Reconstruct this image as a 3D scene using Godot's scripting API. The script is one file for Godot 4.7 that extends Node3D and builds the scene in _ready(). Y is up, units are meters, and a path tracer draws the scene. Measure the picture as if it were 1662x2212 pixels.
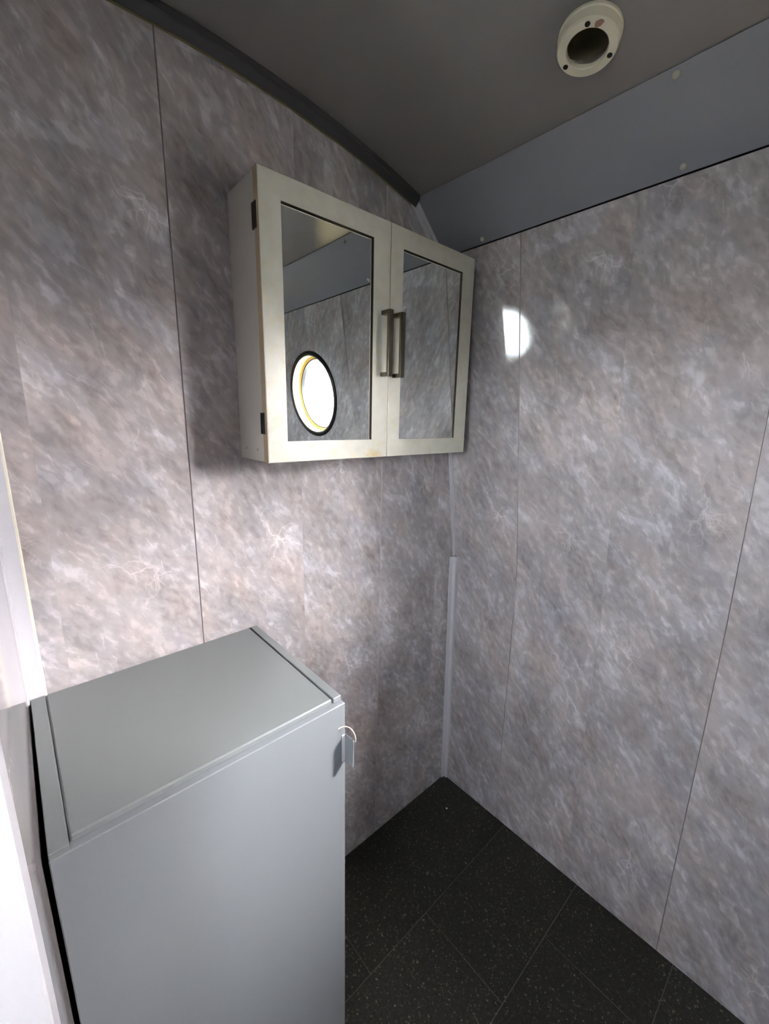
extends Node3D
# A small panelled washroom aboard a boat. Metres, y up.
# Origin: the floor corner between the back wall (plane z = 0) and the right-hand side wall (plane x = 0).

const BEND := 0.938          # height at which the hull-side wall starts to lean inwards
const WALL_TOP := 1.851      # height where the side wall meets the coving
const LEAN := 0.1357         # how far the side wall has leaned in at WALL_TOP
const COVE_X := 0.2452       # distance of the coving's upper edge from the hull
const COVE_Y := 1.955
const BEAM := 1.64           # width of the room between the two hull sides
const LENGTH := 2.0          # room depth along z
const PART_X := -1.1575      # face of the stub partition beside the refrigerator
const PART_END := 0.535
const PORT_Z := 1.035        # porthole centre
const PORT_Y := 1.497
const PORT_R := 0.166
const VENT := Vector2(-0.369, 0.4845)   # ceiling vent, x and z

var M := {}
var rng := RandomNumberGenerator.new()


func _ready() -> void:
	rng.seed = 71
	make_camera_and_light()
	make_materials()
	make_setting()
	make_portholes()
	make_cabinet()
	make_refrigerator()
	make_vent()
	make_crumb()
	make_outside()


# ------------------------------------------------------------------ camera, sky, exposure
func make_camera_and_light() -> void:
	var cam := Camera3D.new()
	cam.name = "camera"
	var right := Vector3(0.7434, 0.0207, 0.6685).normalized()
	var fwd := Vector3(0.6520, -0.2196, -0.7257).normalized()
	var yaw := 0.7319
	var pitch := -0.2214
	var roll := 0.0212
	fwd = Vector3(sin(yaw) * cos(pitch), sin(pitch), -cos(yaw) * cos(pitch))
	var r0 := Vector3(cos(yaw), 0, sin(yaw))
	var u0 := r0.cross(fwd)
	right = r0 * cos(roll) + u0 * sin(roll)
	var up := u0 * cos(roll) - r0 * sin(roll)
	cam.transform = Transform3D(Basis(right, up, -fwd), Vector3(-1.1221, 1.3998, 0.8702))
	cam.keep_aspect = Camera3D.KEEP_HEIGHT
	cam.fov = rad_to_deg(2.0 * atan(1106.0 / 896.13))
	cam.near = 0.01
	cam.far = 400.0
	add_child(cam)
	cam.current = true

	# hazy sun low over the water on the right-hand side of the boat, veiled by thin cloud
	var sun := DirectionalLight3D.new()
	sun.name = "hazy_sun"
	sun.light_color = Color(1.0, 0.97, 0.975)
	sun.light_energy = 2.0
	sun.light_angular_distance = 40.0
	sun.shadow_enabled = true
	sun.basis = Basis.looking_at(-Vector3(0.70, 0.80, 1.03).normalized(), Vector3.UP)
	add_child(sun)
	var sky_mat := ProceduralSkyMaterial.new()          # bright overcast
	sky_mat.sky_top_color = Color(0.90, 0.92, 0.96)
	sky_mat.sky_horizon_color = Color(0.95, 0.96, 0.98)
	sky_mat.sun_angle_max = 80.0
	sky_mat.sun_curve = 0.6
	sky_mat.ground_bottom_color = Color(0.30, 0.31, 0.30)
	sky_mat.ground_horizon_color = Color(0.40, 0.41, 0.40)
	var sky := Sky.new()
	sky.sky_material = sky_mat
	var env := Environment.new()
	env.background_mode = Environment.BG_SKY
	env.sky = sky
	env.background_energy_multiplier = 6.0
	env.tonemap_mode = Environment.TONE_MAPPER_LINEAR
	env.tonemap_exposure = 16.3
	env.sdfgi_enabled = true
	env.ssao_enabled = true
	env.ssil_enabled = true
	var we := WorldEnvironment.new()
	we.name = "world"
	we.environment = env
	add_child(we)


# ------------------------------------------------------------------ mesh helpers
func tool() -> SurfaceTool:
	var st := SurfaceTool.new()
	st.begin(Mesh.PRIMITIVE_TRIANGLES)
	return st


func tri(st: SurfaceTool, p: Array, n: Array, uv: Array) -> void:
	var fn: Vector3 = (p[0] - p[2]).cross(p[0] - p[1])
	var want: Vector3 = n[0] + n[1] + n[2]
	var order := [0, 1, 2] if fn.dot(want) >= 0.0 else [0, 2, 1]
	for i in order:
		st.set_normal(n[i])
		st.set_uv(uv[i])
		st.add_vertex(p[i])


func flat_uv(p: Vector3, n: Vector3) -> Vector2:
	if absf(n.y) > 0.75:
		return Vector2(p.x, p.z)
	if absf(n.x) > absf(n.z):
		return Vector2(p.z, -p.y)
	return Vector2(p.x, -p.y)


# a convex polygon with one normal
func poly(st: SurfaceTool, pts: Array, n: Vector3, uvs: Array = []) -> void:
	n = n.normalized()
	for i in range(1, pts.size() - 1):
		var u: Array
		if uvs.is_empty():
			u = [flat_uv(pts[0], n), flat_uv(pts[i], n), flat_uv(pts[i + 1], n)]
		else:
			u = [uvs[0], uvs[i], uvs[i + 1]]
		tri(st, [pts[0], pts[i], pts[i + 1]], [n, n, n], u)


# a box with chamfered edges
func cbox(st: SurfaceTool, lo: Vector3, hi: Vector3, c := 0.0) -> void:
	var mid := (lo + hi) * 0.5
	c = minf(c, minf(hi.x - lo.x, minf(hi.y - lo.y, hi.z - lo.z)) * 0.45)
	var h := (hi - lo) * 0.5
	for ax in 3:
		for s in [-1.0, 1.0]:
			var a1 := (ax + 1) % 3
			var a2 := (ax + 2) % 3
			var pts := []
			for k in [[-1, -1], [1, -1], [1, 1], [-1, 1]]:
				var v := Vector3.ZERO
				v[ax] = s * h[ax]
				v[a1] = k[0] * (h[a1] - c)
				v[a2] = k[1] * (h[a2] - c)
				pts.append(mid + v)
			var n := Vector3.ZERO
			n[ax] = s
			poly(st, pts, n)
	if c <= 0.0:
		return
	for ax in 3:
		var a1 := (ax + 1) % 3
		var a2 := (ax + 2) % 3
		for s1 in [-1.0, 1.0]:
			for s2 in [-1.0, 1.0]:
				var pts := []
				for k in [[-1, 0], [1, 0], [1, 1], [-1, 1]]:
					var v := Vector3.ZERO
					v[ax] = k[0] * (h[ax] - c)
					v[a1] = s1 * (h[a1] - (c if k[1] == 1 else 0.0))
					v[a2] = s2 * (h[a2] - (0.0 if k[1] == 1 else c))
					pts.append(mid + v)
				var n := Vector3.ZERO
				n[a1] = s1
				n[a2] = s2
				poly(st, pts, n)
	for sx in [-1.0, 1.0]:
		for sy in [-1.0, 1.0]:
			for sz in [-1.0, 1.0]:
				var q := Vector3(sx * h.x, sy * h.y, sz * h.z)
				poly(st, [mid + q - Vector3(0, sy * c, sz * c), mid + q - Vector3(sx * c, 0, sz * c), mid + q - Vector3(sx * c, sy * c, 0)], Vector3(sx, sy, sz))


# a profile [(radius, height)] turned round an axis; the surface normal lies to the right of the profile's direction when out is 1
func lathe(st: SurfaceTool, o: Vector3, axis: Vector3, prof: Array, seg := 64, out := 1.0, smooth := false) -> void:
	axis = axis.normalized()
	var e1 := axis.cross(Vector3.UP if absf(axis.y) < 0.9 else Vector3.RIGHT).normalized()
	var e2 := axis.cross(e1).normalized()
	var nn := []
	for i in prof.size() - 1:
		var d: Vector2 = (prof[i + 1] - prof[i]).normalized()
		nn.append(Vector2(d.y, -d.x) * out)
	for i in prof.size() - 1:
		var na: Vector2 = nn[i]
		var nb: Vector2 = nn[i]
		if smooth:
			if i > 0:
				na = (nn[i] + nn[i - 1]).normalized()
			if i < nn.size() - 1:
				nb = (nn[i] + nn[i + 1]).normalized()
		for k in seg:
			var a := TAU * k / seg
			var b := TAU * (k + 1) / seg
			var da := e1 * cos(a) + e2 * sin(a)
			var db := e1 * cos(b) + e2 * sin(b)
			var p0: Vector3 = o + da * prof[i].x + axis * prof[i].y
			var p1: Vector3 = o + db * prof[i].x + axis * prof[i].y
			var p2: Vector3 = o + db * prof[i + 1].x + axis * prof[i + 1].y
			var p3: Vector3 = o + da * prof[i + 1].x + axis * prof[i + 1].y
			var n0 := da * na.x + axis * na.y
			var n1 := db * na.x + axis * na.y
			var n2 := db * nb.x + axis * nb.y
			var n3 := da * nb.x + axis * nb.y
			var w: float = prof[i].x * TAU / seg
			var u0 := Vector2(k * w, prof[i].y)
			var u1 := Vector2((k + 1) * w, prof[i].y)
			var u2 := Vector2((k + 1) * w, prof[i + 1].y + prof[i + 1].x)
			var u3 := Vector2(k * w, prof[i + 1].y + prof[i + 1].x)
			if prof[i].x > 1e-6:
				tri(st, [p0, p1, p2], [n0, n1, n2], [u0, u1, u2])
			if prof[i + 1].x > 1e-6:
				tri(st, [p0, p2, p3], [n0, n2, n3], [u0, u2, u3])


func pipe(st: SurfaceTool, path: Array, r: float, seg := 8) -> void:
	var rings := []
	for i in path.size():
		var d: Vector3 = (path[mini(i + 1, path.size() - 1)] - path[maxi(i - 1, 0)]).normalized()
		var e1 := d.cross(Vector3(0.31, 0.87, 0.21)).normalized()
		var e2 := d.cross(e1)
		var ring := []
		for k in seg:
			ring.append(e1 * cos(TAU * k / seg) + e2 * sin(TAU * k / seg))
		rings.append(ring)
	for i in path.size() - 1:
		for k in seg:
			var j := (k + 1) % seg
			var a: Vector3 = rings[i][k]
			var b: Vector3 = rings[i][j]
			var c: Vector3 = rings[i + 1][j]
			var d: Vector3 = rings[i + 1][k]
			tri(st, [path[i] + a * r, path[i] + b * r, path[i + 1] + c * r], [a, b, c], [Vector2.ZERO, Vector2.RIGHT, Vector2.ONE])
			tri(st, [path[i] + a * r, path[i + 1] + c * r, path[i + 1] + d * r], [a, c, d], [Vector2.ZERO, Vector2.ONE, Vector2.DOWN])
	for e in [0, path.size() - 1]:
		var pts := []
		for k in seg:
			pts.append(path[e] + rings[e][k] * r)
		var n: Vector3 = (path[0] - path[1]) if e == 0 else (path[e] - path[e - 1])
		poly(st, pts, n)


func add(called: String, st: SurfaceTool, m: Material, parent: Node = self) -> MeshInstance3D:
	var o := MeshInstance3D.new()
	o.name = called
	o.mesh = st.commit()
	o.material_override = m
	o.cast_shadow = GeometryInstance3D.SHADOW_CASTING_SETTING_DOUBLE_SIDED
	parent.add_child(o, true)
	return o


func box_part(called: String, lo: Vector3, hi: Vector3, c: float, m: Material, parent: Node = self) -> MeshInstance3D:
	var st := tool()
	cbox(st, lo, hi, c)
	return add(called, st, m, parent)


func thing(called: String, label: String, category: String, at := Vector3.ZERO, group := "") -> Node3D:
	var o := Node3D.new()
	o.name = called
	o.position = at
	add_child(o, true)
	o.set_meta("label", label)
	o.set_meta("category", category)
	if group != "":
		o.set_meta("group", group)
	return o


func structure(called: String, label: String, category: String) -> Node3D:
	var o := thing(called, label, category)
	o.set_meta("kind", "structure")
	return o


# ------------------------------------------------------------------ materials
func plain(c: Color, rough: float, metal := 0.0, spec := 0.5) -> StandardMaterial3D:
	var m := StandardMaterial3D.new()
	m.albedo_color = c
	m.roughness = rough
	m.metallic = metal
	m.metallic_specular = spec
	m.cull_mode = BaseMaterial3D.CULL_DISABLED
	return m


func noise_bytes(noise_seed: int, freq: float, octaves: int, kind := FastNoiseLite.TYPE_SIMPLEX_SMOOTH, fractal := FastNoiseLite.FRACTAL_FBM) -> PackedByteArray:
	var n := FastNoiseLite.new()
	n.seed = noise_seed
	n.noise_type = kind
	n.frequency = freq
	n.fractal_type = fractal
	n.fractal_octaves = octaves
	var im := n.get_seamless_image(1024, 1024)
	im.convert(Image.FORMAT_L8)
	return im.get_data()


func stroke(mask: PackedFloat32Array, w: int, h: int, p: Vector2, dir: float, length: float, wide: float, strength: float, wander: float, r: RandomNumberGenerator, branch := 0) -> PackedFloat32Array:
	var l := 0.0
	var a := dir
	while l < length:
		var f := 1.0 - l / length
		var e := minf(1.0, 4.0 * f * (1.0 - f) + 0.25) if wide > 1.1 and branch == 0 else f
		var rad := maxf(0.42, wide * (0.35 + 0.65 * e))
		var k := strength * (0.45 + 0.55 * f)
		var ri := int(ceil(rad + 1.0))
		for dy in range(-ri, ri + 1):
			for dx in range(-ri, ri + 1):
				var x := int(p.x) + dx
				var y := int(p.y) + dy
				if x < 0 or x >= w or y < 0 or y >= h:
					continue
				var dd := Vector2(x + 0.5, y + 0.5).distance_to(p)
				var v := clampf(rad + 0.5 - dd, 0.0, 1.0) * k
				var at := y * w + x
				if absf(v) > absf(mask[at]):
					mask[at] = v
		p += Vector2(cos(a), sin(a))
		l += 1.0
		a += r.randf_range(-wander, wander) + (dir - a) * 0.05
		if branch > 0 and r.randf() < 0.035:
			mask = stroke(mask, w, h, p, a + r.randf_range(-0.9, 0.9), (length - l) * r.randf_range(0.3, 0.7), wide * 0.6, strength * 0.8, wander, r, branch - 1)
	return mask


# printed marble film of the wall panels: 0.511 m wide, 2.044 m tall, the print starts anew half way across
func marble_print(which: int) -> ImageTexture:
	var w := 512
	var h := 2048
	var r := RandomNumberGenerator.new()
	r.seed = 900 + which
	var cloud := noise_bytes(11 + which, 0.0024, 4)
	var patch := noise_bytes(23 + which, 0.005, 5)
	var grain := noise_bytes(37 + which, 0.012, 5)
	var fine := noise_bytes(41 + which, 0.036, 4)
	var vein := noise_bytes(53 + which, 0.0045, 4, FastNoiseLite.TYPE_SIMPLEX_SMOOTH, FastNoiseLite.FRACTAL_RIDGED)
	var mask := PackedFloat32Array()
	mask.resize(w * h)
	mask.fill(0.0)
	var main := deg_to_rad(57.0)
	for half in 2:
		var x0 := half * 256.0
		for k in 4:                                    # star-shaped cracks
			var c := Vector2(x0 + r.randf_range(50, 206), 180 + k * 520 + half * 130 + r.randf_range(-90, 90))
			for arm in r.randi_range(6, 8):
				var d := main + r.randf_range(-0.45, 0.45) + (PI if r.randf() < 0.45 else 0.0)
				if r.randf() < 0.35:
					d = r.randf_range(0, TAU)
				mask = stroke(mask, w, h, c, d, r.randf_range(40, 140), 1.4, 0.6, 0.42, r, 2)
			mask = stroke(mask, w, h, c, main, 8, 5.0, 0.45, 0.3, r)
		for k in 260:                                  # pale threads
			mask = stroke(mask, w, h, Vector2(x0 + r.randf_range(0, 256), r.randf_range(0, h)), main + r.randf_range(-0.35, 0.35), r.randf_range(10, 60), r.randf_range(0.5, 0.95), r.randf_range(0.25, 0.7), 0.18, r, 1)
		for k in 190:                                   # feathery pale scratches
			mask = stroke(mask, w, h, Vector2(x0 + r.randf_range(0, 256), r.randf_range(0, h)), main + r.randf_range(-0.2, 0.35), r.randf_range(8, 34), r.randf_range(1.1, 2.8), r.randf_range(0.12, 0.36), 0.2, r)
		for k in 75:                                   # dark flecks
			mask = stroke(mask, w, h, Vector2(x0 + r.randf_range(0, 256), r.randf_range(0, h)), main + r.randf_range(-0.4, 0.4), r.randf_range(4, 24), r.randf_range(0.5, 1.8), -r.randf_range(0.12, 0.4), 0.2, r)
	var data := PackedByteArray()
	data.resize(w * h * 3)
	var ca := cos(main)
	var sa := sin(main)
	var at := 0
	for y in h:
		for x in w:
			var shift := 0 if x < 256 else 211
			var s := x * ca + y * sa + shift * 3.0
			var t := y * ca - x * sa + shift + 4000.0
			var wob := patch[(int(s) & 1023) * 1024 + (int(t) & 1023)] - 128
			var t2 := t + wob * 0.1
			var c1 := cloud[(int(s) & 1023) * 1024 + (int(t2 * 1.5) & 1023)]
			var c2 := patch[(int(s * 0.8 + 300.0) & 1023) * 1024 + (int(t2 * 1.6) & 1023)]
			var g1 := grain[(int(s * 0.55) & 1023) * 1024 + (int(t2 * 1.7) & 1023)]
			var g2 := grain[(int(s * 0.7 + 500.0) & 1023) * 1024 + (int(t2 * 1.3 + 200.0) & 1023)]
			var f1 := fine[(int(s * 0.35) & 1023) * 1024 + (int(t + wob * 0.08) & 1023)]
			var f2 := fine[(int(s * 0.8 + 117.0) & 1023) * 1024 + (int(t * 1.5 + wob * 0.1 + 60.0) & 1023)]
			var v1 := vein[(int(s * 0.9) & 1023) * 1024 + (int(t2 * 2.2) & 1023)]
			var b := (c1 - 128) * 0.12 + (c2 - 128) * 0.07 + (g1 - 128) * 0.045 + (f1 - 128) * 0.065 + (f2 - 128) * 0.085
			# ragged pale blotches, threads of vein and darker smudges
			b += clampf((f1 * 0.35 + g1 * 0.35 + f2 * 0.3 - 150.0) * 0.10, 0.0, 1.0) * 8.0
			b += clampf((c2 * 0.45 + g2 * 0.35 + f2 * 0.2 - 156.0) * 0.14, 0.0, 1.0) * 11.0
			b += clampf((v1 * 0.8 + f2 * 0.2 - 190.0) * 0.08, 0.0, 1.0) * 9.0
			b -= clampf((100.0 - c2 * 0.3 - g1 * 0.35 - f2 * 0.35) * 0.04, 0.0, 1.0) * 7.0
			b -= clampf((88.0 - g2 * 0.5 - f1 * 0.5) * 0.04, 0.0, 1.0) * 5.0
			b *= 0.98
			var m := mask[y * w + x]
			b += m * (50.0 if m > 0.0 else 48.0)
			var hue := (c2 - c1) * 0.020 + (g2 - 128) * 0.022
			data[at] = clampi(int(176.0 + b - hue), 0, 255)
			data[at + 1] = clampi(int(171.5 + b), 0, 255)
			data[at + 2] = clampi(int(172.0 + b * 1.02 + hue * 1.1), 0, 255)
			at += 3
	var im := Image.create_from_data(w, h, false, Image.FORMAT_RGB8, data)
	return ImageTexture.create_from_image(im)


# dark vinyl with cream, olive and grey chips: 0.6 m square
func vinyl_chips() -> ImageTexture:
	var n := 1024
	var r := RandomNumberGenerator.new()
	r.seed = 5
	var im := Image.create(n, n, false, Image.FORMAT_RGB8)
	im.fill(Color8(47, 46, 42))
	var f := noise_bytes(77, 0.05, 4)
	for y in n:
		for x in n:
			var v := (f[(y & 1023) * 1024 + (x & 1023)] - 128) * 0.08
			im.set_pixel(x, y, Color8(int(42 + v), int(41 + v), int(36 + v)))
	for k in 7000:
		var c := [Color8(92, 88, 72), Color8(74, 74, 56), Color8(66, 66, 62), Color8(20, 20, 18), Color8(128, 122, 98), Color8(24, 25, 22)][r.randi() % 6] as Color
		var p := Vector2(r.randf() * n, r.randf() * n)
		var a := r.randf() * TAU
		var la := r.randf_range(1.4, 4.6)
		var lb := la * r.randf_range(0.35, 0.8)
		if r.randf() < 0.05:
			la *= 1.7
			lb *= 1.6
		var e := Vector2(cos(a), sin(a))
		var k2 := int(ceil(la))
		for dy in range(-k2, k2 + 1):
			for dx in range(-k2, k2 + 1):
				var q := Vector2(dx, dy)
				var d := Vector2(q.dot(e) / la, q.dot(e.orthogonal()) / lb).length()
				if d <= 1.0:
					var xx := posmod(int(p.x) + dx, n)
					var yy := posmod(int(p.y) + dy, n)
					im.set_pixel(xx, yy, im.get_pixel(xx, yy).lerp(c, 0.85))
	return ImageTexture.create_from_image(im)


# off-white paint that has yellowed; one rusty drip stain near a lower corner. 0.3 m by 0.5 m
func aged_paint(stain: Vector2) -> ImageTexture:
	var w := 300
	var h := 500
	var f := noise_bytes(91, 0.02, 4)
	var g := noise_bytes(92, 0.06, 3)
	var data := PackedByteArray()
	data.resize(w * h * 3)
	var at := 0
	for y in h:
		for x in w:
			var v := (f[(y & 1023) * 1024 + (x & 1023)] - 128) * 0.05
			var y1 := maxf(0.0, (f[((y * 2 + 90) & 1023) * 1024 + (x & 1023)] - 150) * 0.18)
			var d := Vector2((x - stain.x) / 26.0, (y - stain.y) / 13.0).length() + (g[(y & 1023) * 1024 + (x & 1023)] - 128) * 0.004
			var rust := clampf(1.3 - d, 0.0, 1.0) * 20.0
			data[at] = clampi(int(204 + v - rust * 0.12), 0, 255)
			data[at + 1] = clampi(int(204 + v - rust * 0.75 - y1 * 0.25), 0, 255)
			data[at + 2] = clampi(int(191 + v - rust * 1.9 - y1), 0, 255)
			at += 3
	return ImageTexture.create_from_image(Image.create_from_data(w, h, false, Image.FORMAT_RGB8, data))


func make_materials() -> void:
	M.marble = []
	for k in 2:
		var m := plain(Color.WHITE, 0.07)
		m.albedo_texture = marble_print(k)
		m.uv1_scale = Vector3(1.0 / 0.511, 1.0 / 2.044, 1)
		M.marble.append(m)
	M.backing = plain(Color8(70, 68, 66), 0.9)
	M.hull = plain(Color8(120, 122, 124), 0.8)
	M.vinyl = plain(Color.WHITE, 0.38, 0.0, 0.4)
	M.vinyl.albedo_texture = vinyl_chips()
	M.vinyl.uv1_scale = Vector3(1 / 0.6, 1 / 0.6, 1)
	M.joint = plain(Color8(96, 91, 80), 0.7)
	M.ceiling = plain(Color8(134, 132, 130), 0.2)
	M.cove = plain(Color8(138, 141, 147), 0.38)
	M.cornice = plain(Color8(72, 72, 74), 0.42)
	M.sealant = plain(Color8(118, 110, 72), 0.6)
	M.pvc = plain(Color8(206, 206, 211), 0.25)
	M.cream = plain(Color8(222, 220, 204), 0.5)
	M.cap = plain(Color8(190, 186, 174), 0.3)
	M.rubber = plain(Color8(26, 26, 28), 0.45)
	M.lining = plain(Color8(206, 184, 128), 0.4)
	M.paint = plain(Color.WHITE, 0.28)
	M.paint.albedo_texture = aged_paint(Vector2(262, 490))
	M.paint.uv1_scale = Vector3(1 / 0.3, 1 / 0.5, 1)
	M.paint_clean = plain(Color.WHITE, 0.28)
	M.paint_clean.albedo_texture = aged_paint(Vector2(900, 900))
	M.paint_clean.uv1_scale = M.paint.uv1_scale
	M.paint_plain = plain(Color8(188, 187, 180), 0.35)
	M.edge = plain(Color8(170, 152, 126), 0.6)
	M.shaded_rebate = plain(Color8(58, 54, 42), 0.6)  # shade of the mirror recess put into the colour
	M.mirror = plain(Color8(226, 232, 230), 0.0, 1.0, 0.5)
	M.steel = plain(Color8(124, 118, 104), 0.12, 1.0)
	M.hinge = plain(Color8(22, 20, 18), 0.5)
	M.grey = plain(Color8(126, 132, 136), 0.17)
	M.grey_top = plain(Color8(120, 126, 127), 0.28)
	M.dark = plain(Color8(18, 18, 18), 0.7)
	M.string = plain(Color8(226, 218, 196), 0.7)
	M.vent = plain(Color8(216, 212, 190), 0.4)
	M.vent_chip = plain(Color8(150, 118, 104), 0.7)
	var glass := plain(Color(1, 1, 1, 0.06), 0.0)
	glass.transparency = BaseMaterial3D.TRANSPARENCY_ALPHA
	M.glass = glass
	M.water = plain(Color8(70, 76, 70), 0.22)
	M.leaf = plain(Color8(58, 78, 34), 0.5)
	M.leaf.backlight = Color8(50, 70, 20)
	M.bark = plain(Color8(84, 72, 60), 0.8)


# ------------------------------------------------------------------ room shell
func side_x(y: float) -> float:           # right-hand hull face at a height (negative is into the room)
	if y <= BEND - 0.04:
		return 0.013 * (1.0 - y / BEND)
	if y >= BEND + 0.04:
		return -LEAN * (y - BEND) / (WALL_TOP - BEND)
	return lerpf(side_x(BEND - 0.04), side_x(BEND + 0.04), (y - BEND + 0.04) / 0.08)


func ceiling_y(x: float) -> float:
	return 2.035 - 0.242 * (x + BEAM * 0.5) * (x + BEAM * 0.5)


func port_axis(flip: float) -> Vector3:    # pointing outwards
	return Vector3(flip * (WALL_TOP - BEND), LEAN, 0).normalized()


func port_centre(flip: float) -> Vector3:
	var x := side_x(PORT_Y)
	return Vector3(x if flip > 0 else -BEAM - x, PORT_Y, PORT_Z if flip > 0 else PORT2_Z)


const PORT2_Z := 0.98


# one panel of the hull-side lining between z0 and z1, bent with the hull, with a round opening if asked
func hull_panel(parent: Node, flip: float, z0: float, z1: float, m: Material, u0: float, hole_z := -1.0) -> void:
	var st := tool()
	var gap := 0.0003
	z0 += gap
	z1 -= gap
	var ys := [0.0, 0.45, BEND - 0.04, BEND - 0.012, BEND + 0.012, BEND + 0.04]
	var span := [PORT_Y - 0.22, PORT_Y + 0.22]
	if hole_z > 0:
		ys.append_array(span)
	ys.append(WALL_TOP - 0.006)
	var bevel := 0.0009
	var P := func(y: float, z: float, back := 0.0) -> Vector3:
		var x := side_x(y) + back
		return Vector3(x if flip > 0 else -BEAM - x, y, z)
	for i in ys.size() - 1:
		var ya: float = ys[i]
		var yb: float = ys[i + 1]
		var na := Vector3(-flip, 0, 0)
		var nb := Vector3(-flip, 0, 0)
		var n := Vector3(-flip * (yb - ya), side_x(yb) - side_x(ya), 0).normalized()
		na = n
		nb = n
		var ua := func(z: float) -> float: return u0 + (z if flip > 0 else -z)
		if hole_z > 0 and is_equal_approx(ya, span[0]):
			var seg := 72
			var ax := n
			for k in seg:
				var pts := []
				var uvs := []
				var angs := [TAU * k / seg, TAU * (k + 1) / seg]
				for j in 2:
					var a: float = angs[j]
					var c := Vector2(cos(a), sin(a))
					var ph: Vector2 = c * PORT_R
					pts.append(P.call(PORT_Y + ph.y * absf(ax.x), hole_z + ph.x))
					uvs.append(Vector2(ua.call(hole_z + ph.x), 2.0 - (PORT_Y + ph.y * absf(ax.x))))
				for j in [1, 0]:
					var a: float = angs[j]
					var c := Vector2(cos(a), sin(a))
					var hz := (z1 - bevel - hole_z) if c.x > 0 else (hole_z - z0 - bevel)
					var k2 := minf(hz / maxf(absf(c.x), 1e-6), 0.22 / maxf(absf(c.y), 1e-6))
					pts.append(P.call(PORT_Y + c.y * k2, hole_z + c.x * k2))
					uvs.append(Vector2(ua.call(hole_z + c.x * k2), 2.0 - (PORT_Y + c.y * k2)))
				poly(st, pts, n, uvs)
			# the four corners that the radial strips cut off
			for sx in [-1.0, 1.0]:
				for sy in [-1.0, 1.0]:
					var hz: float = (z1 - bevel - hole_z) if sx > 0 else (hole_z - z0 - bevel)
					var corner := atan2(0.22, hz)
					var step := TAU / seg
					var lo_a := floorf(corner / step) * step
					var hi_a := lo_a + step
					var q := []
					for aa in [lo_a, hi_a]:
						var c := Vector2(cos(aa), sin(aa))
						var k2 := minf(hz / maxf(c.x, 1e-6), 0.22 / maxf(c.y, 1e-6))
						q.append(c * k2)
					var tri_pts := [Vector2(q[0].x, q[0].y), Vector2(hz, 0.22), Vector2(q[1].x, q[1].y)]
					var pp := []
					var uu := []
					for v in tri_pts:
						pp.append(P.call(PORT_Y + sy * v.y, hole_z + sx * v.x))
						uu.append(Vector2(ua.call(hole_z + sx * v.x), 2.0 - (PORT_Y + sy * v.y)))
					poly(st, pp, n, uu)
		else:
			var pts := [P.call(ya, z0 + bevel), P.call(ya, z1 - bevel), P.call(yb, z1 - bevel), P.call(yb, z0 + bevel)]
			poly(st, pts, n, [Vector2(ua.call(z0), 2.0 - ya), Vector2(ua.call(z1), 2.0 - ya), Vector2(ua.call(z1), 2.0 - yb), Vector2(ua.call(z0), 2.0 - yb)])
		for e in [[z0, bevel, -1.0], [z1, -bevel, 1.0]]:      # bevelled joint edges and the panel's thickness
			var zz: float = e[0]
			var zi: float = e[0] + e[1]
			var uv := Vector2(ua.call(zz), 2.0 - ya)
			poly(st, [P.call(ya, zi), P.call(yb, zi), P.call(yb, zz, bevel), P.call(ya, zz, bevel)], n + Vector3(0, 0, e[2]), [uv, uv, uv, uv])
			poly(st, [P.call(ya, zz, bevel), P.call(yb, zz, bevel), P.call(yb, zz, 0.008), P.call(ya, zz, 0.008)], Vector3(0, 0, e[2]), [uv, uv, uv, uv])
	add("panel", st, m, parent)


# outer plating of the hull with the porthole cut through
func hull_plate(parent: Node, flip: float, hole_z: float) -> void:
	var st := tool()
	var off := 0.045
	var P := func(y: float, z: float) -> Vector3:
		var x := side_x(clampf(y, 0.0, WALL_TOP)) + off
		return Vector3(x if flip > 0 else -BEAM - x, y, z)
	var ys := [-0.08, 0.0, BEND - 0.04, BEND + 0.04, PORT_Y - 0.3, PORT_Y + 0.3, WALL_TOP, 2.12]
	for i in ys.size() - 1:
		var ya: float = ys[i]
		var yb: float = ys[i + 1]
		var n := Vector3(-flip, 0, 0)
		if is_equal_approx(ya, PORT_Y - 0.3):
			var cy := PORT_Y + 0.045 * LEAN / (WALL_TOP - BEND)
			var rr := PORT_R + 0.004
			for zz in [[-0.1, hole_z - 0.3], [hole_z + 0.3, LENGTH + 0.1]]:
				poly(st, [P.call(ya, zz[0]), P.call(ya, zz[1]), P.call(yb, zz[1]), P.call(yb, zz[0])], n)
			var seg := 48
			for k in seg:
				var pts := []
				for j in [0, 1]:
					var a: float = TAU * (k + j) / seg
					pts.append(P.call(cy + sin(a) * rr, hole_z + cos(a) * rr))
				for j in [1, 0]:
					var a: float = TAU * (k + j) / seg
					var c := Vector2(cos(a), sin(a))
					var k2 := 0.3 / maxf(absf(c.x), absf(c.y))
					pts.append(P.call(clampf(cy + c.y * k2, ya, yb), hole_z + c.x * k2))
				poly(st, pts, n)
			poly(st, [P.call(ya, hole_z - 0.3), P.call(ya, hole_z + 0.3), P.call(ya + 0.02, hole_z + 0.3), P.call(ya + 0.02, hole_z - 0.3)], n)
		else:
			poly(st, [P.call(ya, -0.1), P.call(ya, LENGTH + 0.1), P.call(yb, LENGTH + 0.1), P.call(yb, -0.1)], n)
	add("hull_plate", st, M.hull, parent)


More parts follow.
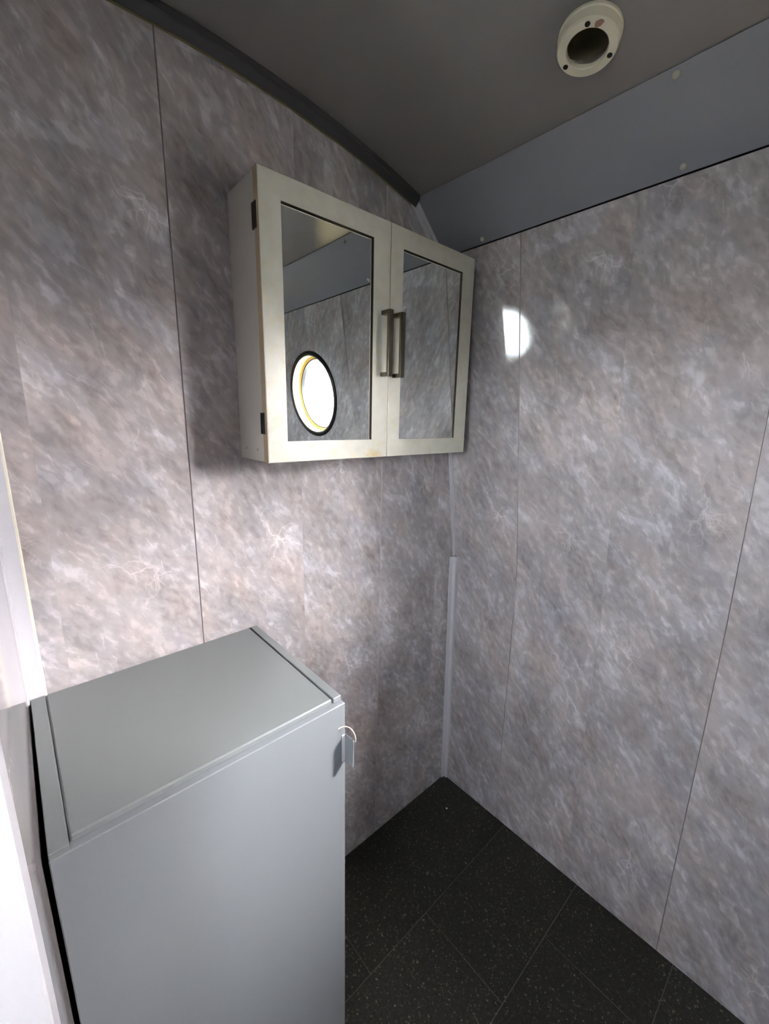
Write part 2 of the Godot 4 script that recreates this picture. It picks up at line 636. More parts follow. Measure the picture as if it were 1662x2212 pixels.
# a flat panel in a plane of constant z (facing face = +1 or -1 along z) or constant x
func flat_panel(parent: Node, along_x: bool, face: float, plane: float, a0: float, a1: float, y0: float, y1: float, m: Material, u0: float, under_ceiling := false) -> void:
	var st := tool()
	a0 += 0.0004
	a1 -= 0.0004
	var b := 0.0011
	var P := func(a: float, y: float, back: float) -> Vector3:
		return Vector3(a, y, plane - face * back) if along_x else Vector3(plane - face * back, y, a)
	var n := Vector3(0, 0, face) if along_x else Vector3(face, 0, 0)
	var side := Vector3(1, 0, 0) if along_x else Vector3(0, 0, 1)
	# viewer's right runs along +x on a wall facing +z, along -z on a wall facing +x
	var dir := face if along_x else -face
	var cols := 6 if under_ceiling else 1
	for k in cols:
		var p := lerpf(a0 + b, a1 - b, float(k) / cols)
		var q := lerpf(a0 + b, a1 - b, float(k + 1) / cols)
		var yp: float = ceiling_y(p) - 0.004 if under_ceiling else y1
		var yq: float = ceiling_y(q) - 0.004 if under_ceiling else y1
		poly(st, [P.call(p, y0, 0.0), P.call(q, y0, 0.0), P.call(q, yq, 0.0), P.call(p, yp, 0.0)], n,
			[Vector2(u0 + dir * p, 2.0 - y0), Vector2(u0 + dir * q, 2.0 - y0), Vector2(u0 + dir * q, 2.0 - yq), Vector2(u0 + dir * p, 2.0 - yp)])
	for e in [[a0, b, -1.0], [a1, -b, 1.0]]:
		var ye: float = ceiling_y(e[0]) - 0.004 if under_ceiling else y1
		var uv := Vector2(u0 + dir * e[0], 1.0)
		poly(st, [P.call(e[0] + e[1], y0, 0.0), P.call(e[0] + e[1], ye, 0.0), P.call(e[0], ye, b), P.call(e[0], y0, b)], n + side * e[2], [uv, uv, uv, uv])
		poly(st, [P.call(e[0], y0, b), P.call(e[0], ye, b), P.call(e[0], ye, 0.008), P.call(e[0], y0, 0.008)], side * e[2], [uv, uv, uv, uv])
	add("panel", st, m, parent)


func prism_z(st: SurfaceTool, prof: Array, z0: float, z1: float, centre: Vector2) -> void:
	_prism(st, prof, z0, z1, centre, func(p: Vector2, t: float) -> Vector3: return Vector3(p.x, p.y, t), Vector3(0, 0, 1))


func prism_y(st: SurfaceTool, prof: Array, y0: float, y1: float, centre: Vector2) -> void:
	_prism(st, prof, y0, y1, centre, func(p: Vector2, t: float) -> Vector3: return Vector3(p.x, t, p.y), Vector3(0, 1, 0))


func _prism(st: SurfaceTool, prof: Array, t0: float, t1: float, _centre: Vector2, at: Callable, axis: Vector3) -> void:
	var area := 0.0
	for i in prof.size():
		var a: Vector2 = prof[i]
		var b: Vector2 = prof[(i + 1) % prof.size()]
		area += a.cross(b)
	for i in prof.size():
		var a: Vector2 = prof[i]
		var b: Vector2 = prof[(i + 1) % prof.size()]
		var d := b - a
		var n2 := Vector2(d.y, -d.x) * signf(area)
		var o: Vector3 = at.call(Vector2.ZERO, 0.0)
		var n: Vector3 = at.call(n2, 0.0) - o
		poly(st, [at.call(a, t0), at.call(b, t0), at.call(b, t1), at.call(a, t1)], n)
	var idx := Geometry2D.triangulate_polygon(PackedVector2Array(prof))
	for k in range(0, idx.size(), 3):
		for e in [[t0, -1.0], [t1, 1.0]]:
			poly(st, [at.call(prof[idx[k]], e[0]), at.call(prof[idx[k + 1]], e[0]), at.call(prof[idx[k + 2]], e[0])], axis * e[1])


func make_setting() -> void:
	# floor: vinyl tiles laid in staggered rows over a pale screed
	var fl := structure("floor", "dark speckled vinyl floor laid in staggered tiles", "floor")
	box_part("screed", Vector3(-BEAM - 0.06, -0.08, -0.06), Vector3(0.06, -0.0012, LENGTH + 0.06), 0.0, M.joint, fl)
	var row_z := 0.2805 - 0.2565
	var row := 0
	var z := row_z
	while z < LENGTH + 0.05:
		var x := -0.606 - 0.63 * 3 + 0.2085 * row + 0.63 * 0.0
		var first := -0.606 + 0.2085 * row
		x = first - 0.63 * ceilf((first + BEAM + 0.1) / 0.63)
		while x < 0.05:
			var xa := maxf(x + 0.0007, -BEAM - 0.03)
			var xb := minf(x + 0.63 - 0.0007, 0.02)
			var za := z + 0.0007 if row > 0 else -0.01
			var zb := minf(z + 0.2565 - 0.0007, LENGTH + 0.01)
			if xb - xa > 0.01 and zb - za > 0.01:
				var st := tool()
				cbox(st, Vector3(xa, -0.02, za), Vector3(xb, 0.0, zb), 0.0005)
				add("tile", st, M.vinyl, fl)
			x += 0.63
		z += 0.2565
		row += 1

	# right-hand side wall (hull side), its panels bent with the hull
	var wr := structure("wall_right", "grey marble-print panelled wall leaning inwards above waist height", "wall")
	hull_plate(wr, 1.0, PORT_Z)
	var zs := [0.002, 0.2425, 0.7535, 1.2645, 1.7755, LENGTH]
	for i in 5:
		hull_panel(wr, 1.0, zs[i], zs[i + 1], M.marble[[0, 1, 0, 1, 0][i]], [0.268, 0.012, 0.013, 0.25, 0.0][i], PORT_Z if i == 2 else -1.0)
	var wl := structure("wall_left", "grey marble-print panelled wall on the far side of the partition", "wall")
	hull_plate(wl, -1.0, PORT2_Z)
	zs = [0.002, 0.2, 0.711, 1.222, 1.733, LENGTH]
	for i in 5:
		hull_panel(wl, -1.0, zs[i], zs[i + 1], M.marble[i % 2], 0.1 * i, PORT2_Z if i == 2 else -1.0)

	# back wall
	var wb := structure("wall_back", "grey marble-print panelled wall carrying the mirror cabinet", "wall")
	box_part("backing", Vector3(-BEAM - 0.06, -0.08, -0.07), Vector3(0.06, 2.12, -0.009), 0.0, M.backing, wb)
	var xs := [-BEAM, -1.3, PART_X, -0.863, -0.353, 0.004]
	for i in 5:
		flat_panel(wb, true, 1.0, 0.0, xs[i], xs[i + 1], 0.0, 2.0, M.marble[[0, 1, 1, 0, 1][i]], [0.0, 0.0, 0.33, 0.1, 0.36][i], true)
	# a short offcut let in beside the corner trim, under the cabinet
	flat_panel(wb, true, 1.0, 0.0012, -0.140, -0.060, 1.207, 1.33, M.marble[0], 0.05)

	# wall behind the camera
	var wf := structure("wall_front", "grey marble-print panelled wall opposite the mirror cabinet", "wall")
	box_part("backing", Vector3(-BEAM - 0.06, -0.08, LENGTH + 0.009), Vector3(0.06, 2.12, LENGTH + 0.07), 0.0, M.backing, wf)
	for i in 4:
		flat_panel(wf, true, -1.0, LENGTH, -BEAM + i * 0.41, -BEAM + (i + 1) * 0.41, 0.0, 2.0, M.marble[i % 2], 0.2 * i, true)

	# stub partition beside the refrigerator
	var wp := structure("wall_partition", "narrow marble-print partition close behind the refrigerator", "wall")
	box_part("core", Vector3(PART_X - 0.09, 0.0, 0.0), Vector3(PART_X - 0.008, 2.0, PART_END - 0.004), 0.0, M.backing, wp)
	flat_panel(wp, false, 1.0, PART_X, 0.002, PART_END - 0.004, 0.0, 2.0, M.marble[0], 0.4)
	flat_panel(wp, false, -1.0, PART_X - 0.098, 0.002, PART_END - 0.004, 0.0, 2.0, M.marble[1], 0.1)

	# cambered ceiling
	var ce := structure("ceiling", "dark grey painted cambered ceiling", "ceiling")
	var st := tool()
	var xs2 := []
	var xr := -COVE_X + 0.02
	while xr > -BEAM + COVE_X - 0.02:
		xs2.append(xr)
		xr -= 0.03
	xs2.append(-BEAM + COVE_X - 0.02)
	var hx0 := VENT.x - 0.0435
	var hx1 := VENT.x + 0.0435
	for k in 13:
		xs2.append(lerpf(hx0, hx1, k / 12.0))
	xs2.sort()
	for i in xs2.size() - 1:
		var xa: float = xs2[i]
		var xb: float = xs2[i + 1]
		var na := Vector3(-0.484 * (xa + BEAM * 0.5), -1, 0).normalized()
		var nb := Vector3(-0.484 * (xb + BEAM * 0.5), -1, 0).normalized()
		var inside := xa > hx0 - 1e-5 and xb < hx1 + 1e-5
		var far := minf(maxf(absf(xa - VENT.x), absf(xb - VENT.x)), 0.0435)
		var hz := sqrt(0.0435 * 0.0435 - far * far)
		for zz in ([[0.0, VENT.y - hz], [VENT.y + hz, LENGTH]] if inside else [[0.0, LENGTH]]):
			var a := Vector3(xa, ceiling_y(xa), zz[0])
			var b := Vector3(xb, ceiling_y(xb), zz[0])
			var L := Vector3(0, 0, zz[1] - zz[0])
			tri(st, [a, b, b + L], [na, nb, nb], [Vector2(xa, 0), Vector2(xb, 0), Vector2(xb, LENGTH)])
			tri(st, [a, b + L, a + L], [na, nb, na], [Vector2(xa, 0), Vector2(xb, LENGTH), Vector2(xa, LENGTH)])
	add("sheet", st, M.ceiling, ce)
	st = tool()
	for q in [[-BEAM - 0.1, hx0 - 0.068, -0.1, LENGTH + 0.1], [hx1 + 0.068, 0.1, -0.1, LENGTH + 0.1], [hx0 - 0.068, hx1 + 0.068, -0.1, VENT.y - 0.113], [hx0 - 0.068, hx1 + 0.068, VENT.y + 0.113, LENGTH + 0.1]]:
		cbox(st, Vector3(q[0], 2.05, q[2]), Vector3(q[1], 2.12, q[3]), 0.0)
	add("deck", st, M.hull, ce)

	# sloping coving boards between the side walls and the ceiling, with domed screw caps
	for side in 2:
		var fx := func(x: float) -> float: return -x if side == 0 else -BEAM + x
		var tc := structure("trim_%d" % (side + 1), ["grey sloping coving board above the right-hand panelled wall", "grey sloping coving board above the left-hand panelled wall"][side], "coving")
		st = tool()
		var a := Vector2(LEAN - 0.003, WALL_TOP + 0.0005)
		var b := Vector2(COVE_X + 0.006, COVE_Y + 0.0035)
		var d := (b - a).normalized()
		var nrm := Vector2(-d.y, d.x) * 0.007
		if nrm.y < 0:
			nrm = -nrm
		# lower (room-side) face a-b, board thickness away from the room
		var room := Vector2(0.0035, -0.0035)
		var prof := []
		for p in [a + room, b + room, b + room + nrm, a + room + nrm]:
			prof.append(Vector2(fx.call(p.x), p.y))
		prism_z(st, prof, 0.0, LENGTH, Vector2.ZERO)
		add("board", st, M.cove, tc)
		var out := Vector3(fx.call(1.0) - fx.call(0.0), 0, 0).normalized()
		var nr := (out * d.y + Vector3(0, -d.x, 0)).normalized()
		for row2 in 2:
			for k in 4:
				var zz: float = [0.137, 0.574, 1.09, 1.6][k]
				if row2 == 1 and k == 0:
					continue
				var p2 := a.lerp(b, 0.075 if row2 == 0 else 0.93) + room
				st = tool()
				var prof2 := []
				for j in 7:
					var t := PI * 0.5 * j / 6
					prof2.append(Vector2(0.0062 * cos(t), 0.0045 * sin(t)))
				lathe(st, Vector3(fx.call(p2.x), p2.y, zz), nr, prof2, 20, 1.0, true)
				add("screw_cap", st, M.cap, tc)
		# closed gap behind the board
		st = tool()
		prism_z(st, [Vector2(fx.call(LEAN - 0.1), WALL_TOP + 0.012), Vector2(fx.call(LEAN + 0.01), WALL_TOP + 0.012), Vector2(fx.call(COVE_X), COVE_Y + 0.02), Vector2(fx.call(COVE_X), 2.06), Vector2(fx.call(LEAN - 0.1), 2.06)], 0.0, LENGTH, Vector2.ZERO)
		add("packing", st, M.backing, tc)

	# dark cornice moulding where the back wall meets the ceiling, with a ragged line of sealant under it
	var co := structure("trim_3", "dark grey cornice moulding along the top of the back wall", "cornice")
	st = tool()
	var cs := 24
	for i in cs:
		var xa := lerpf(-COVE_X - 0.012, -BEAM + COVE_X + 0.012, float(i) / cs)
		var xb := lerpf(-COVE_X - 0.012, -BEAM + COVE_X + 0.012, float(i + 1) / cs)
		var pr := [Vector2(0.0, -0.0235), Vector2(0.003, -0.0235), Vector2(0.0145, -0.0135), Vector2(0.0185, -0.0115), Vector2(0.0185, 0.004)]
		for j in pr.size() - 1:
			var p: Vector2 = pr[j]
			var q: Vector2 = pr[j + 1]
			var nn := Vector3(0, -(q.x - p.x), q.y - p.y)
			if nn.length() < 1e-9:
				continue
			poly(st, [Vector3(xa, ceiling_y(xa) + p.y, p.x), Vector3(xb, ceiling_y(xb) + p.y, p.x), Vector3(xb, ceiling_y(xb) + q.y, q.x), Vector3(xa, ceiling_y(xa) + q.y, q.x)], nn)
	add("moulding", st, M.cornice, co)
	var fn := FastNoiseLite.new()
	fn.seed = 4
	fn.frequency = 7.0
	st = tool()
	var path := []
	var xq := -0.262
	while xq > PART_X:
		var v := fn.get_noise_1d(xq)
		path.append(Vector3(xq, ceiling_y(xq) - 0.0243 - 0.004 * maxf(v, 0.0), 0.0006 + 0.0012 * v))
		xq -= 0.01
	pipe(st, path, 0.0020, 6)
	add("sealant_bead", st, M.sealant, co)

	# white angle trims in the corner between back wall and right wall
	var t4 := structure("trim_4", "white plastic angle trim in the lower room corner", "trim")
	st = tool()
	# the trim stands a little out of plumb, proud of the corner at its upper end
	var sec := [Vector2(0.014, 0.0), Vector2(-0.017, 0.0), Vector2(-0.017, 0.0025), Vector2(-0.0055, 0.0055), Vector2(-0.0028, 0.0175), Vector2(0.014, 0.0175)]
	var lean4 := [Vector3(0.012, 0.0, 0.0), Vector3(-0.015, BEND - 0.003, 0.0)]
	for i in sec.size():
		var a4: Vector2 = sec[i]
		var b4: Vector2 = sec[(i + 1) % sec.size()]
		var q4 := []
		for v in [[a4, 0], [b4, 0], [b4, 1], [a4, 1]]:
			q4.append(Vector3(v[0].x, 0, v[0].y) + lean4[v[1]])
		var d4 := b4 - a4
		poly(st, q4, Vector3(d4.y, 0, -d4.x) * -1.0)
	var cap4 := []
	for v in sec:
		cap4.append(Vector3(v.x, 0, v.y) + lean4[1])
	poly(st, [cap4[0], cap4[1], cap4[2], cap4[3]], Vector3.UP)
	poly(st, [cap4[0], cap4[3], cap4[4], cap4[5]], Vector3.UP)
	add("angle", st, M.pvc, t4)
	var t5 := structure("trim_5", "white plastic angle trim in the leaning upper room corner", "trim")
	st = tool()
	var pts5 := [Vector2(0.0, BEND - 0.001), Vector2(-LEAN, WALL_TOP), Vector2(-COVE_X - 0.002, COVE_Y)]
	for i in 2:
		var a2: Vector2 = pts5[i]
		var b2: Vector2 = pts5[i + 1]
		for q in [[-0.0165 if i == 0 else -0.044, 0.001, 0.003], [-0.005 if i == 0 else -0.024, 0.001, 0.0065]]:
			var w: float = q[0]
			var lo := [Vector3(a2.x + w, a2.y, q[1]), Vector3(a2.x + 0.006, a2.y, q[1]), Vector3(b2.x + 0.006, b2.y, q[1]), Vector3(b2.x + w, b2.y, q[1])]
			var hi := []
			for v in lo:
				hi.append(Vector3(v.x, v.y, q[2]))
			poly(st, hi, Vector3(0, 0, 1))
			poly(st, [lo[0], lo[3], hi[3], hi[0]], Vector3(-1, 0, 0))
			poly(st, [lo[0], lo[1], hi[1], hi[0]], Vector3(0, -1, 0))
			poly(st, [lo[2], lo[3], hi[3], hi[2]], Vector3(0, 1, 0))
	add("angle", st, M.pvc, t5)

	# white angle trim between back wall and partition, with a cream bead of caulk on its edge
	var t6 := structure("trim_6", "white plastic angle trim behind the refrigerator with a cream caulk bead", "trim")
	st = tool()
	prism_y(st, [Vector2(PART_X, 0.0), Vector2(PART_X + 0.0235, 0.0), Vector2(PART_X + 0.0235, 0.0022), Vector2(PART_X + 0.003, 0.003), Vector2(PART_X + 0.0022, 0.021), Vector2(PART_X, 0.021)], 0.0, 2.005, Vector2.ZERO)
	add("angle", st, M.pvc, t6)
	st = tool()
	prism_y(st, [Vector2(PART_X + 0.0235, 0.0), Vector2(PART_X + 0.0262, 0.0), Vector2(PART_X + 0.0245, 0.0024), Vector2(PART_X + 0.0222, 0.0026)], 0.0, 2.005, Vector2.ZERO)
	add("caulk_bead", st, M.cream, t6)

	# white trim capping the free end of the partition
	var t7 := structure("trim_7", "white cap trim on the free end of the narrow partition", "trim")
	st = tool()
	var e0 := PART_END
	prism_y(st, [Vector2(PART_X + 0.0015, e0 - 0.042), Vector2(PART_X + 0.0015, e0 - 0.002), Vector2(PART_X - 0.0005, e0), Vector2(PART_X - 0.098, e0), Vector2(PART_X - 0.0995, e0 - 0.042), Vector2(PART_X - 0.098, e0 - 0.042), Vector2(PART_X - 0.0965, e0 - 0.003), Vector2(PART_X - 0.0005, e0 - 0.003), Vector2(PART_X - 0.0005, e0 - 0.042)], 0.0, 2.0, Vector2.ZERO)
	add("cap", st, M.pvc, t7)


# ------------------------------------------------------------------ portholes
func make_portholes() -> void:
	for k in 2:
		var flip := 1.0 if k == 0 else -1.0
		var w := structure("window_%d" % (k + 1), ["round porthole with black rubber ring in the right-hand wall", "round porthole with black rubber ring in the left-hand wall"][k], "porthole")
		var c := port_centre(flip)
		var ax := port_axis(flip)
		var st := tool()
		# black rubber ring on the wall face: radius, height outwards along the axis (negative is into the room)
		var pr := []
		for j in 13:
			var t := PI * j / 12
			pr.append(Vector2(PORT_R + 0.008 + 0.0105 * cos(t), -0.009 * sin(t) + 0.001))
		lathe(st, c, ax, pr, 96, 1.0, true)
		add("rubber_ring", st, M.rubber, w)
		st = tool()
		lathe(st, c, ax, [Vector2(PORT_R + 0.001, -0.003), Vector2(PORT_R - 0.003, -0.003), Vector2(PORT_R - 0.004, 0.034), Vector2(PORT_R - 0.014, 0.035), Vector2(PORT_R - 0.015, 0.052)], 96, -1.0)
		add("lining", st, M.lining, w)
		st = tool()
		lathe(st, c, ax, [Vector2(PORT_R - 0.019, 0.036), Vector2(PORT_R - 0.019, 0.054)], 96, -1.0)
		lathe(st, c, ax, [Vector2(PORT_R - 0.014, 0.0352), Vector2(PORT_R - 0.019, 0.036)], 96, -1.0)
		add("glazing_seal", st, M.rubber, w)
		st = tool()
		lathe(st, c, ax, [Vector2(PORT_R - 0.019, 0.052), Vector2(PORT_R + 0.03, 0.052), Vector2(PORT_R + 0.03, 0.068), Vector2(PORT_R - 0.019, 0.068), Vector2(PORT_R - 0.019, 0.052)], 96, -1.0)
		add("outer_frame", st, M.pvc, w)
		st = tool()
		lathe(st, c, ax, [Vector2(0.0, 0.056), Vector2(PORT_R - 0.018, 0.056)], 64, 1.0)
		add("pane", st, M.glass, w)


# ------------------------------------------------------------------ mirror cabinet
func cabinet_door(parent: Node, x0: float, x1: float, gx0: float, gx1: float, hx: float, paint: Material) -> void:
	var y0 := -0.2485
	var y1 := 0.2485
	var gy0 := -0.2075
	var gy1 := 0.2065
	var z0 := 0.1115
	var z1 := 0.1297
	var door := Node3D.new()
	door.name = "door"
	parent.add_child(door, true)
	# face frame with a rebate for the glass
	var st := tool()
	var b := 0.0012
	var rects := [[x0, x1, gy1, y1], [x0, x1, y0, gy0], [x0, gx0, gy0, gy1], [gx1, x1, gy0, gy1]]
	for q in rects:
		var lx0: float = q[0] + (b if q[0] == x0 else 0.0)
		var lx1: float = q[1] - (b if q[1] == x1 else 0.0)
		var ly0: float = q[2] + (b if q[2] == y0 else 0.0)
		var ly1: float = q[3] - (b if q[3] == y1 else 0.0)
		var pts := [Vector3(lx0, ly0, z1), Vector3(lx1, ly0, z1), Vector3(lx1, ly1, z1), Vector3(lx0, ly1, z1)]
		var uvs := []
		for p in pts:
			uvs.append(Vector2(p.x - x0, y1 - p.y))
		poly(st, pts, Vector3(0, 0, 1), uvs)
	# rebate faces, coloured dark to stand in for shade in the recess
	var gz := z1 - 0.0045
	var shaded_rebate := tool()
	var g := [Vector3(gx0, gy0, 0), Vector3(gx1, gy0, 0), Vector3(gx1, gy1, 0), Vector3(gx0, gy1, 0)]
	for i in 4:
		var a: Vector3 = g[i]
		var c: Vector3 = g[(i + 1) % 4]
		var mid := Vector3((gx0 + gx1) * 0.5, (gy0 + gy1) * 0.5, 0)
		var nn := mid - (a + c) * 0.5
		poly(shaded_rebate, [a + Vector3(0, 0, z1), c + Vector3(0, 0, z1), c + Vector3(0, 0, gz - 0.0045), a + Vector3(0, 0, gz - 0.0045)], nn)
	# bevel all round
	var oc := [Vector3(x0, y0, 0), Vector3(x1, y0, 0), Vector3(x1, y1, 0), Vector3(x0, y1, 0)]
	var ic := [Vector3(x0 + b, y0 + b, 0), Vector3(x1 - b, y0 + b, 0), Vector3(x1 - b, y1 - b, 0), Vector3(x0 + b, y1 - b, 0)]
	for i in 4:
		var j := (i + 1) % 4
		var nn: Vector3 = (oc[i] + oc[j]) * 0.5 - Vector3((x0 + x1) * 0.5, (y0 + y1) * 0.5, 0)
		nn = nn.normalized() + Vector3(0, 0, 1)
		poly(st, [ic[i] + Vector3(0, 0, z1), ic[j] + Vector3(0, 0, z1), oc[j] + Vector3(0, 0, z1 - b), oc[i] + Vector3(0, 0, z1 - b)], nn, [Vector2.ZERO, Vector2.ZERO, Vector2.ZERO, Vector2.ZERO])
	add("frame", st, paint, door)
	add("shaded_rebate", shaded_rebate, M.shaded_rebate, door)
	# bare edges and back of the board
	st = tool()
	for i in 4:
		var j := (i + 1) % 4
		var nn: Vector3 = (oc[i] + oc[j]) * 0.5 - Vector3((x0 + x1) * 0.5, (y0 + y1) * 0.5, 0)
		poly(st, [oc[i] + Vector3(0, 0, z0), oc[j] + Vector3(0, 0, z0), oc[j] + Vector3(0, 0, z1 - b), oc[i] + Vector3(0, 0, z1 - b)], nn)
	poly(st, [oc[0] + Vector3(0, 0, z0), oc[1] + Vector3(0, 0, z0), oc[2] + Vector3(0, 0, z0), oc[3] + Vector3(0, 0, z0)], Vector3(0, 0, -1))
	add("board_edge", st, M.edge, door)
	box_part("backing", Vector3(gx0, gy0, gz - 0.006), Vector3(gx1, gy1, gz - 0.0045), 0.0, M.dark, door)
	box_part("mirror", Vector3(gx0 + 0.0001, gy0 + 0.0001, gz - 0.004), Vector3(gx1 - 0.0045, gy1 - 0.0040, gz), 0.0, M.mirror, door)
	# ground glass edge along the side and top where the mirror stops short of the frame
	st = tool()
	cbox(st, Vector3(gx1 - 0.0045, gy0 + 0.0001, gz - 0.004), Vector3(gx1 - 0.0030, gy1 - 0.0025, gz + 0.0001), 0.0003)
	cbox(st, Vector3(gx0 + 0.0001, gy1 - 0.0040, gz - 0.004), Vector3(gx1 - 0.0045, gy1 - 0.0025, gz + 0.0001), 0.0003)
	add("glass_edge", st, M.cream, door)
	# square bar handle
	st = tool()
	var hw := 0.0068
	var ha := -0.068
	var hb := 0.070
	cbox(st, Vector3(hx - hw, ha, z1 + 0.019), Vector3(hx + hw, hb, z1 + 0.027), 0.0012)
	for yy in [ha, hb - 0.009]:
		cbox(st, Vector3(hx - hw, yy, z1 - 0.0005), Vector3(hx + hw, yy + 0.009, z1 + 0.0215), 0.0008)
	add("handle", st, M.steel, door)


func make_cabinet() -> void:
	var c := thing("mirror_cabinet", "cream-white wall cabinet with two mirrored doors and steel bar handles", "cabinet", Vector3(0, 1.5599, 0.0))
	var x0 := -0.7574
	var x1 := -0.1586
	var st := tool()
	var y0 := -0.2475
	var y1 := 0.2475
	var zf := 0.1102
	var zb := 0.0005
	var t := 0.015
	cbox(st, Vector3(x0 + 0.0012, y0, zb), Vector3(x0 + t, y1, zf), 0.0008)
	cbox(st, Vector3(x1 - t, y0, zb), Vector3(x1 - 0.0012, y1, zf), 0.0008)
	cbox(st, Vector3(x0 + t, y0 + 0.001, zb), Vector3(x1 - t, y0 + t, zf), 0.0005)
	cbox(st, Vector3(x0 + t, y1 - t, zb), Vector3(x1 - t, y1 - 0.001, zf), 0.0005)
	cbox(st, Vector3(x0 + t, y0 + t, zb), Vector3(x1 - t, y1 - t, 0.006), 0.0)
	add("carcass", st, M.paint_plain, c)
	cabinet_door(c, x0, -0.4540, -0.7154, -0.5020, -0.4720, M.paint)
	cabinet_door(c, -0.4526, x1, -0.4155, -0.2068, -0.4350, M.paint_clean)
	for yy in [[0.156, 0.198], [-0.194, -0.154]]:
		box_part("hinge", Vector3(x0 - 0.0012, yy[0], 0.1035), Vector3(x0 + 0.004, yy[1], 0.1205), 0.001, M.hinge, c)
	for p in [[-0.225, 0.030], [-0.2255, 0.082]]:
		st = tool()
		lathe(st, Vector3(x0 + 0.0012, p[0], p[1]), Vector3(-1, 0, 0), [Vector2(0.0028, 0.0), Vector2(0.0024, 0.0008), Vector2(0.0, 0.0009)], 16)
		add("screw", st, M.edge, c)


# ------------------------------------------------------------------ refrigerator
func make_refrigerator() -> void:
	var f := thing("refrigerator", "grey slim refrigerator standing against the partition and back wall", "refrigerator", Vector3(-1.1545, 0, 0.008))
	# local axes: x forwards (door side), z towards the camera; turned a hair so that the gap behind it widens
	f.rotation.y = deg_to_rad(0.45)
	var L := 0.4125
	var w := 0.3465
	var top := 0.918
	var st := tool()
	cbox(st, Vector3(0.0, 0.02, 0.0), Vector3(L, top - 0.0095, w), 0.0014)
	add("body", st, M.grey, f)
	st = tool()
	cbox(st, Vector3(0.021, top - 0.0098, 0.001), Vector3(L - 0.0205, top, w - 0.0115), 0.0022)
	add("lid", st, M.grey_top, f)
	st = tool()
	cbox(st, Vector3(0.0005, top - 0.0098, 0.001), Vector3(0.0198, top - 0.0004, w - 0.0005), 0.0010)
	add("rear_strip", st, M.grey_top, f)
	st = tool()
	cbox(st, Vector3(L - 0.0180, top - 0.0098, 0.001), Vector3(L - 0.0015, top, w - 0.0108), 0.0010)
	add("front_strip", st, M.grey_top, f)
	var door := Node3D.new()
	door.name = "door"
	f.add_child(door, true)
	st = tool()
	cbox(st, Vector3(L + 0.0008, 0.06, 0.004), Vector3(L + 0.0075, top - 0.02, w - 0.014), 0.002)
	add("door_panel", st, M.grey, door)
	st = tool()
	cbox(st, Vector3(L + 0.007, 0.55, 0.03), Vector3(L + 0.0095, 0.60, 0.04), 0.0005)
	add("lock", st, M.dark, door)
	st = tool()
	cbox(st, Vector3(0.01, 0.0, 0.01), Vector3(L - 0.03, 0.022, w - 0.01), 0.0)
	add("plinth", st, M.dark, f)
	# flat grip plate standing proud of the side near the door, with a loop of string tied to it
	var grip := Node3D.new()
	grip.name = "grip"
	f.add_child(grip, true)
	st = tool()
	cbox(st, Vector3(L - 0.008, 0.789, w - 0.003), Vector3(L - 0.0015, 0.845, w + 0.0012), 0.0005)
	add("flange", st, M.pvc, grip)
	st = tool()
	cbox(st, Vector3(L - 0.002, 0.790, w - 0.004), Vector3(L + 0.0005, 0.846, w + 0.025), 0.0006)
	add("plate", st, M.grey, grip)
	st = tool()
	var path := []
	for p in [[-0.016, 0.863, 0.0008], [-0.008, 0.8655, 0.004], [0.000, 0.864, 0.011], [0.003, 0.859, 0.019], [0.0035, 0.852, 0.0245], [0.003, 0.846, 0.0265], [0.0022, 0.843, 0.0262]]:
		path.append(Vector3(L + p[0], p[1], w + p[2]))
	var smooth := []
	for i in path.size() - 1:
		for k in 5:
			var p0: Vector3 = path[maxi(i - 1, 0)]
			var p3: Vector3 = path[mini(i + 2, path.size() - 1)]
			smooth.append(path[i].cubic_interpolate(path[i + 1], p0, p3, k / 5.0))
	smooth.append(path[-1])
	pipe(st, smooth, 0.0009, 8)
	add("string", st, M.string, grip)


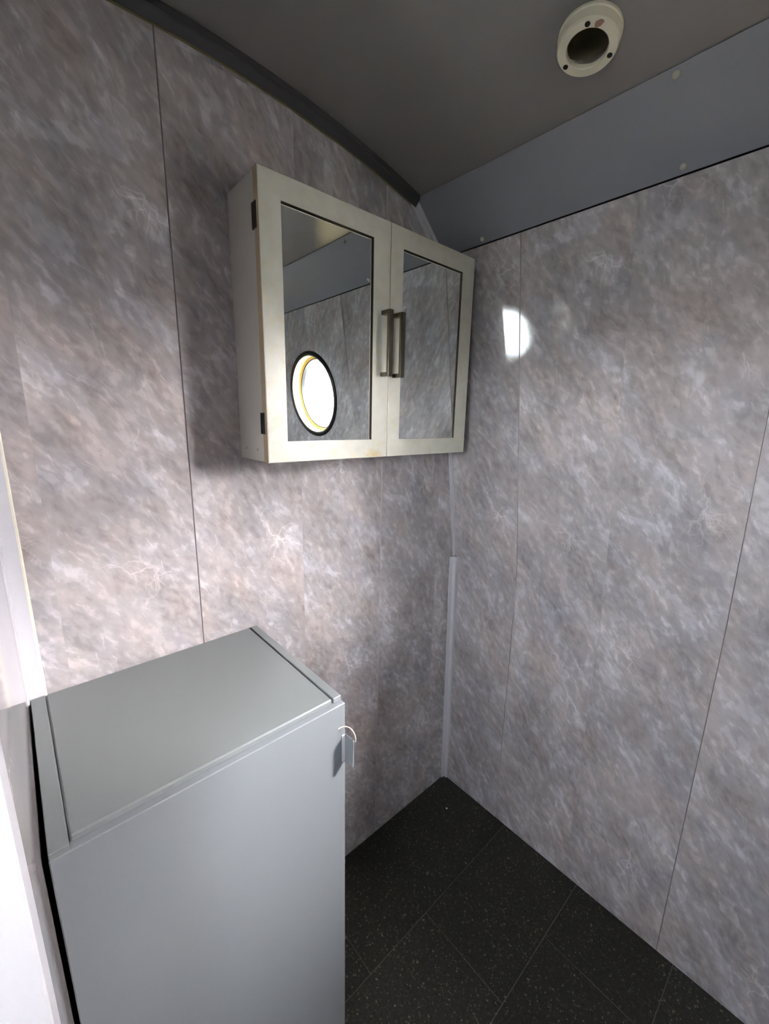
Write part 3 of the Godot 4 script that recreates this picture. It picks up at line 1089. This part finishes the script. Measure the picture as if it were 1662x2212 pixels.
# ------------------------------------------------------------------ ceiling vent
func make_vent() -> void:
	var c := Vector3(VENT.x, 0, VENT.y)
	c.y = ceiling_y(c.x)
	var v := thing("ceiling_vent", "round white ceiling vent with chipped rim around an open duct", "vent", c)
	# square to the sloping ceiling
	var axis := Vector3(-0.484 * (c.x + BEAM * 0.5), -1, 0).normalized()
	var e1 := Vector3(-axis.y, axis.x, 0)
	var h := 0.0215
	var st := tool()
	lathe(st, Vector3.ZERO, axis, [Vector2(0.0466, -0.006), Vector2(0.0466, 0.004), Vector2(0.0452, 0.006), Vector2(0.0448, h - 0.003), Vector2(0.0430, h), Vector2(0.0312, h), Vector2(0.0302, h - 0.002)], 72, -1.0)
	add("ring", st, M.vent, v)
	st = tool()
	# the neck opens into a wide closed chamber, added so the opening stays dark
	lathe(st, Vector3.ZERO, axis, [Vector2(0.0302, h - 0.0018), Vector2(0.0300, h - 0.007), Vector2(0.0440, h - 0.0075), Vector2(0.0440, -0.0035), Vector2(0.098, -0.004), Vector2(0.098, -0.17), Vector2(0.0, -0.18)], 64, -1.0)
	add("duct", st, M.vent, v)
	# three dark screw heads sunk in the rim
	for k in 3:
		var p: Vector2 = [Vector2(-0.0344, 0.0141), Vector2(0.0281, 0.0240), Vector2(0.0063, -0.0365)][k]
		st = tool()
		lathe(st, e1 * p.x + Vector3(0, 0, p.y), axis, [Vector2(0.0040, h - 0.001), Vector2(0.0038, h + 0.0006), Vector2(0.0, h + 0.0003)], 20)
		add("screw", st, M.dark, v)
	# flake of missing paint
	st = tool()
	var pts := []
	var r := RandomNumberGenerator.new()
	r.seed = 8
	for k in 11:
		var a := TAU * k / 11
		pts.append(axis * (h + 0.0003) + e1 * (-0.0255 + cos(a) * 0.0052 * r.randf_range(0.7, 1.25)) + Vector3(0, 0, 0.0275 + sin(a) * 0.0066 * r.randf_range(0.7, 1.25)))
	poly(st, pts, axis)
	add("bare_patch", st, M.vent_chip, v)


func make_crumb() -> void:
	var st := tool()
	lathe(st, Vector3(-0.095, 0.0, 0.105), Vector3.UP, [Vector2(0.0032, -0.0002), Vector2(0.0036, 0.0008), Vector2(0.0022, 0.0022), Vector2(0.0, 0.0026)], 7)
	var o := add("plaster_crumb", st, M.string)
	o.set_meta("label", "tiny white crumb lying on the dark floor near the room corner")
	o.set_meta("category", "crumb")


# ------------------------------------------------------------------ what the portholes look out on
func make_outside() -> void:
	var st := tool()
	poly(st, [Vector3(-150, -0.9, -150), Vector3(150, -0.9, -150), Vector3(150, -0.9, 150), Vector3(-150, -0.9, 150)], Vector3.UP)
	var wtr := add("water", st, M.water)
	wtr.set_meta("kind", "structure")
	wtr.set_meta("label", "grey green water outside the portholes")
	wtr.set_meta("category", "water")

	var t := thing("tree", "leafy bank tree with a drooping bough outside the porthole", "tree", Vector3(2.2, -0.9, 7.4))
	st = tool()
	pipe(st, [Vector3(0, -0.2, 0), Vector3(0.05, 1.4, 0.05), Vector3(-0.02, 2.9, 0.0), Vector3(0.02, 4.2, -0.2)], 0.12, 12)
	add("trunk", st, M.bark, t)
	st = tool()
	var bough := [Vector3(0.0, 3.6, -0.1), Vector3(0.05, 4.0, -0.9), Vector3(0.12, 3.75, -1.7), Vector3(0.2, 3.3, -2.1)]
	pipe(st, bough, 0.03, 8)
	add("bough", st, M.bark, t)
	var r := RandomNumberGenerator.new()
	r.seed = 12
	st = tool()
	for k in 900:
		var c: Vector3
		if k < 520:
			c = Vector3(0.2, 3.22, -2.1) + Vector3(r.randfn(0, 0.16), r.randfn(0, 0.10), r.randfn(0, 0.12))
		else:
			c = Vector3(0.0, 4.6, 0.1) + Vector3(r.randfn(0, 0.5), r.randfn(0, 0.4), r.randfn(0, 0.4))
		var a := Vector3(r.randfn(), r.randfn(), r.randfn()).normalized()
		var b := a.cross(Vector3(r.randfn(), r.randfn(), r.randfn())).normalized()
		var l := r.randf_range(0.03, 0.055)
		poly(st, [c - a * l, c + b * l * 0.45, c + a * l, c - b * l * 0.45], a.cross(b))
	var fol := add("foliage", st, M.leaf, t)
	fol.set_meta("kind", "stuff")
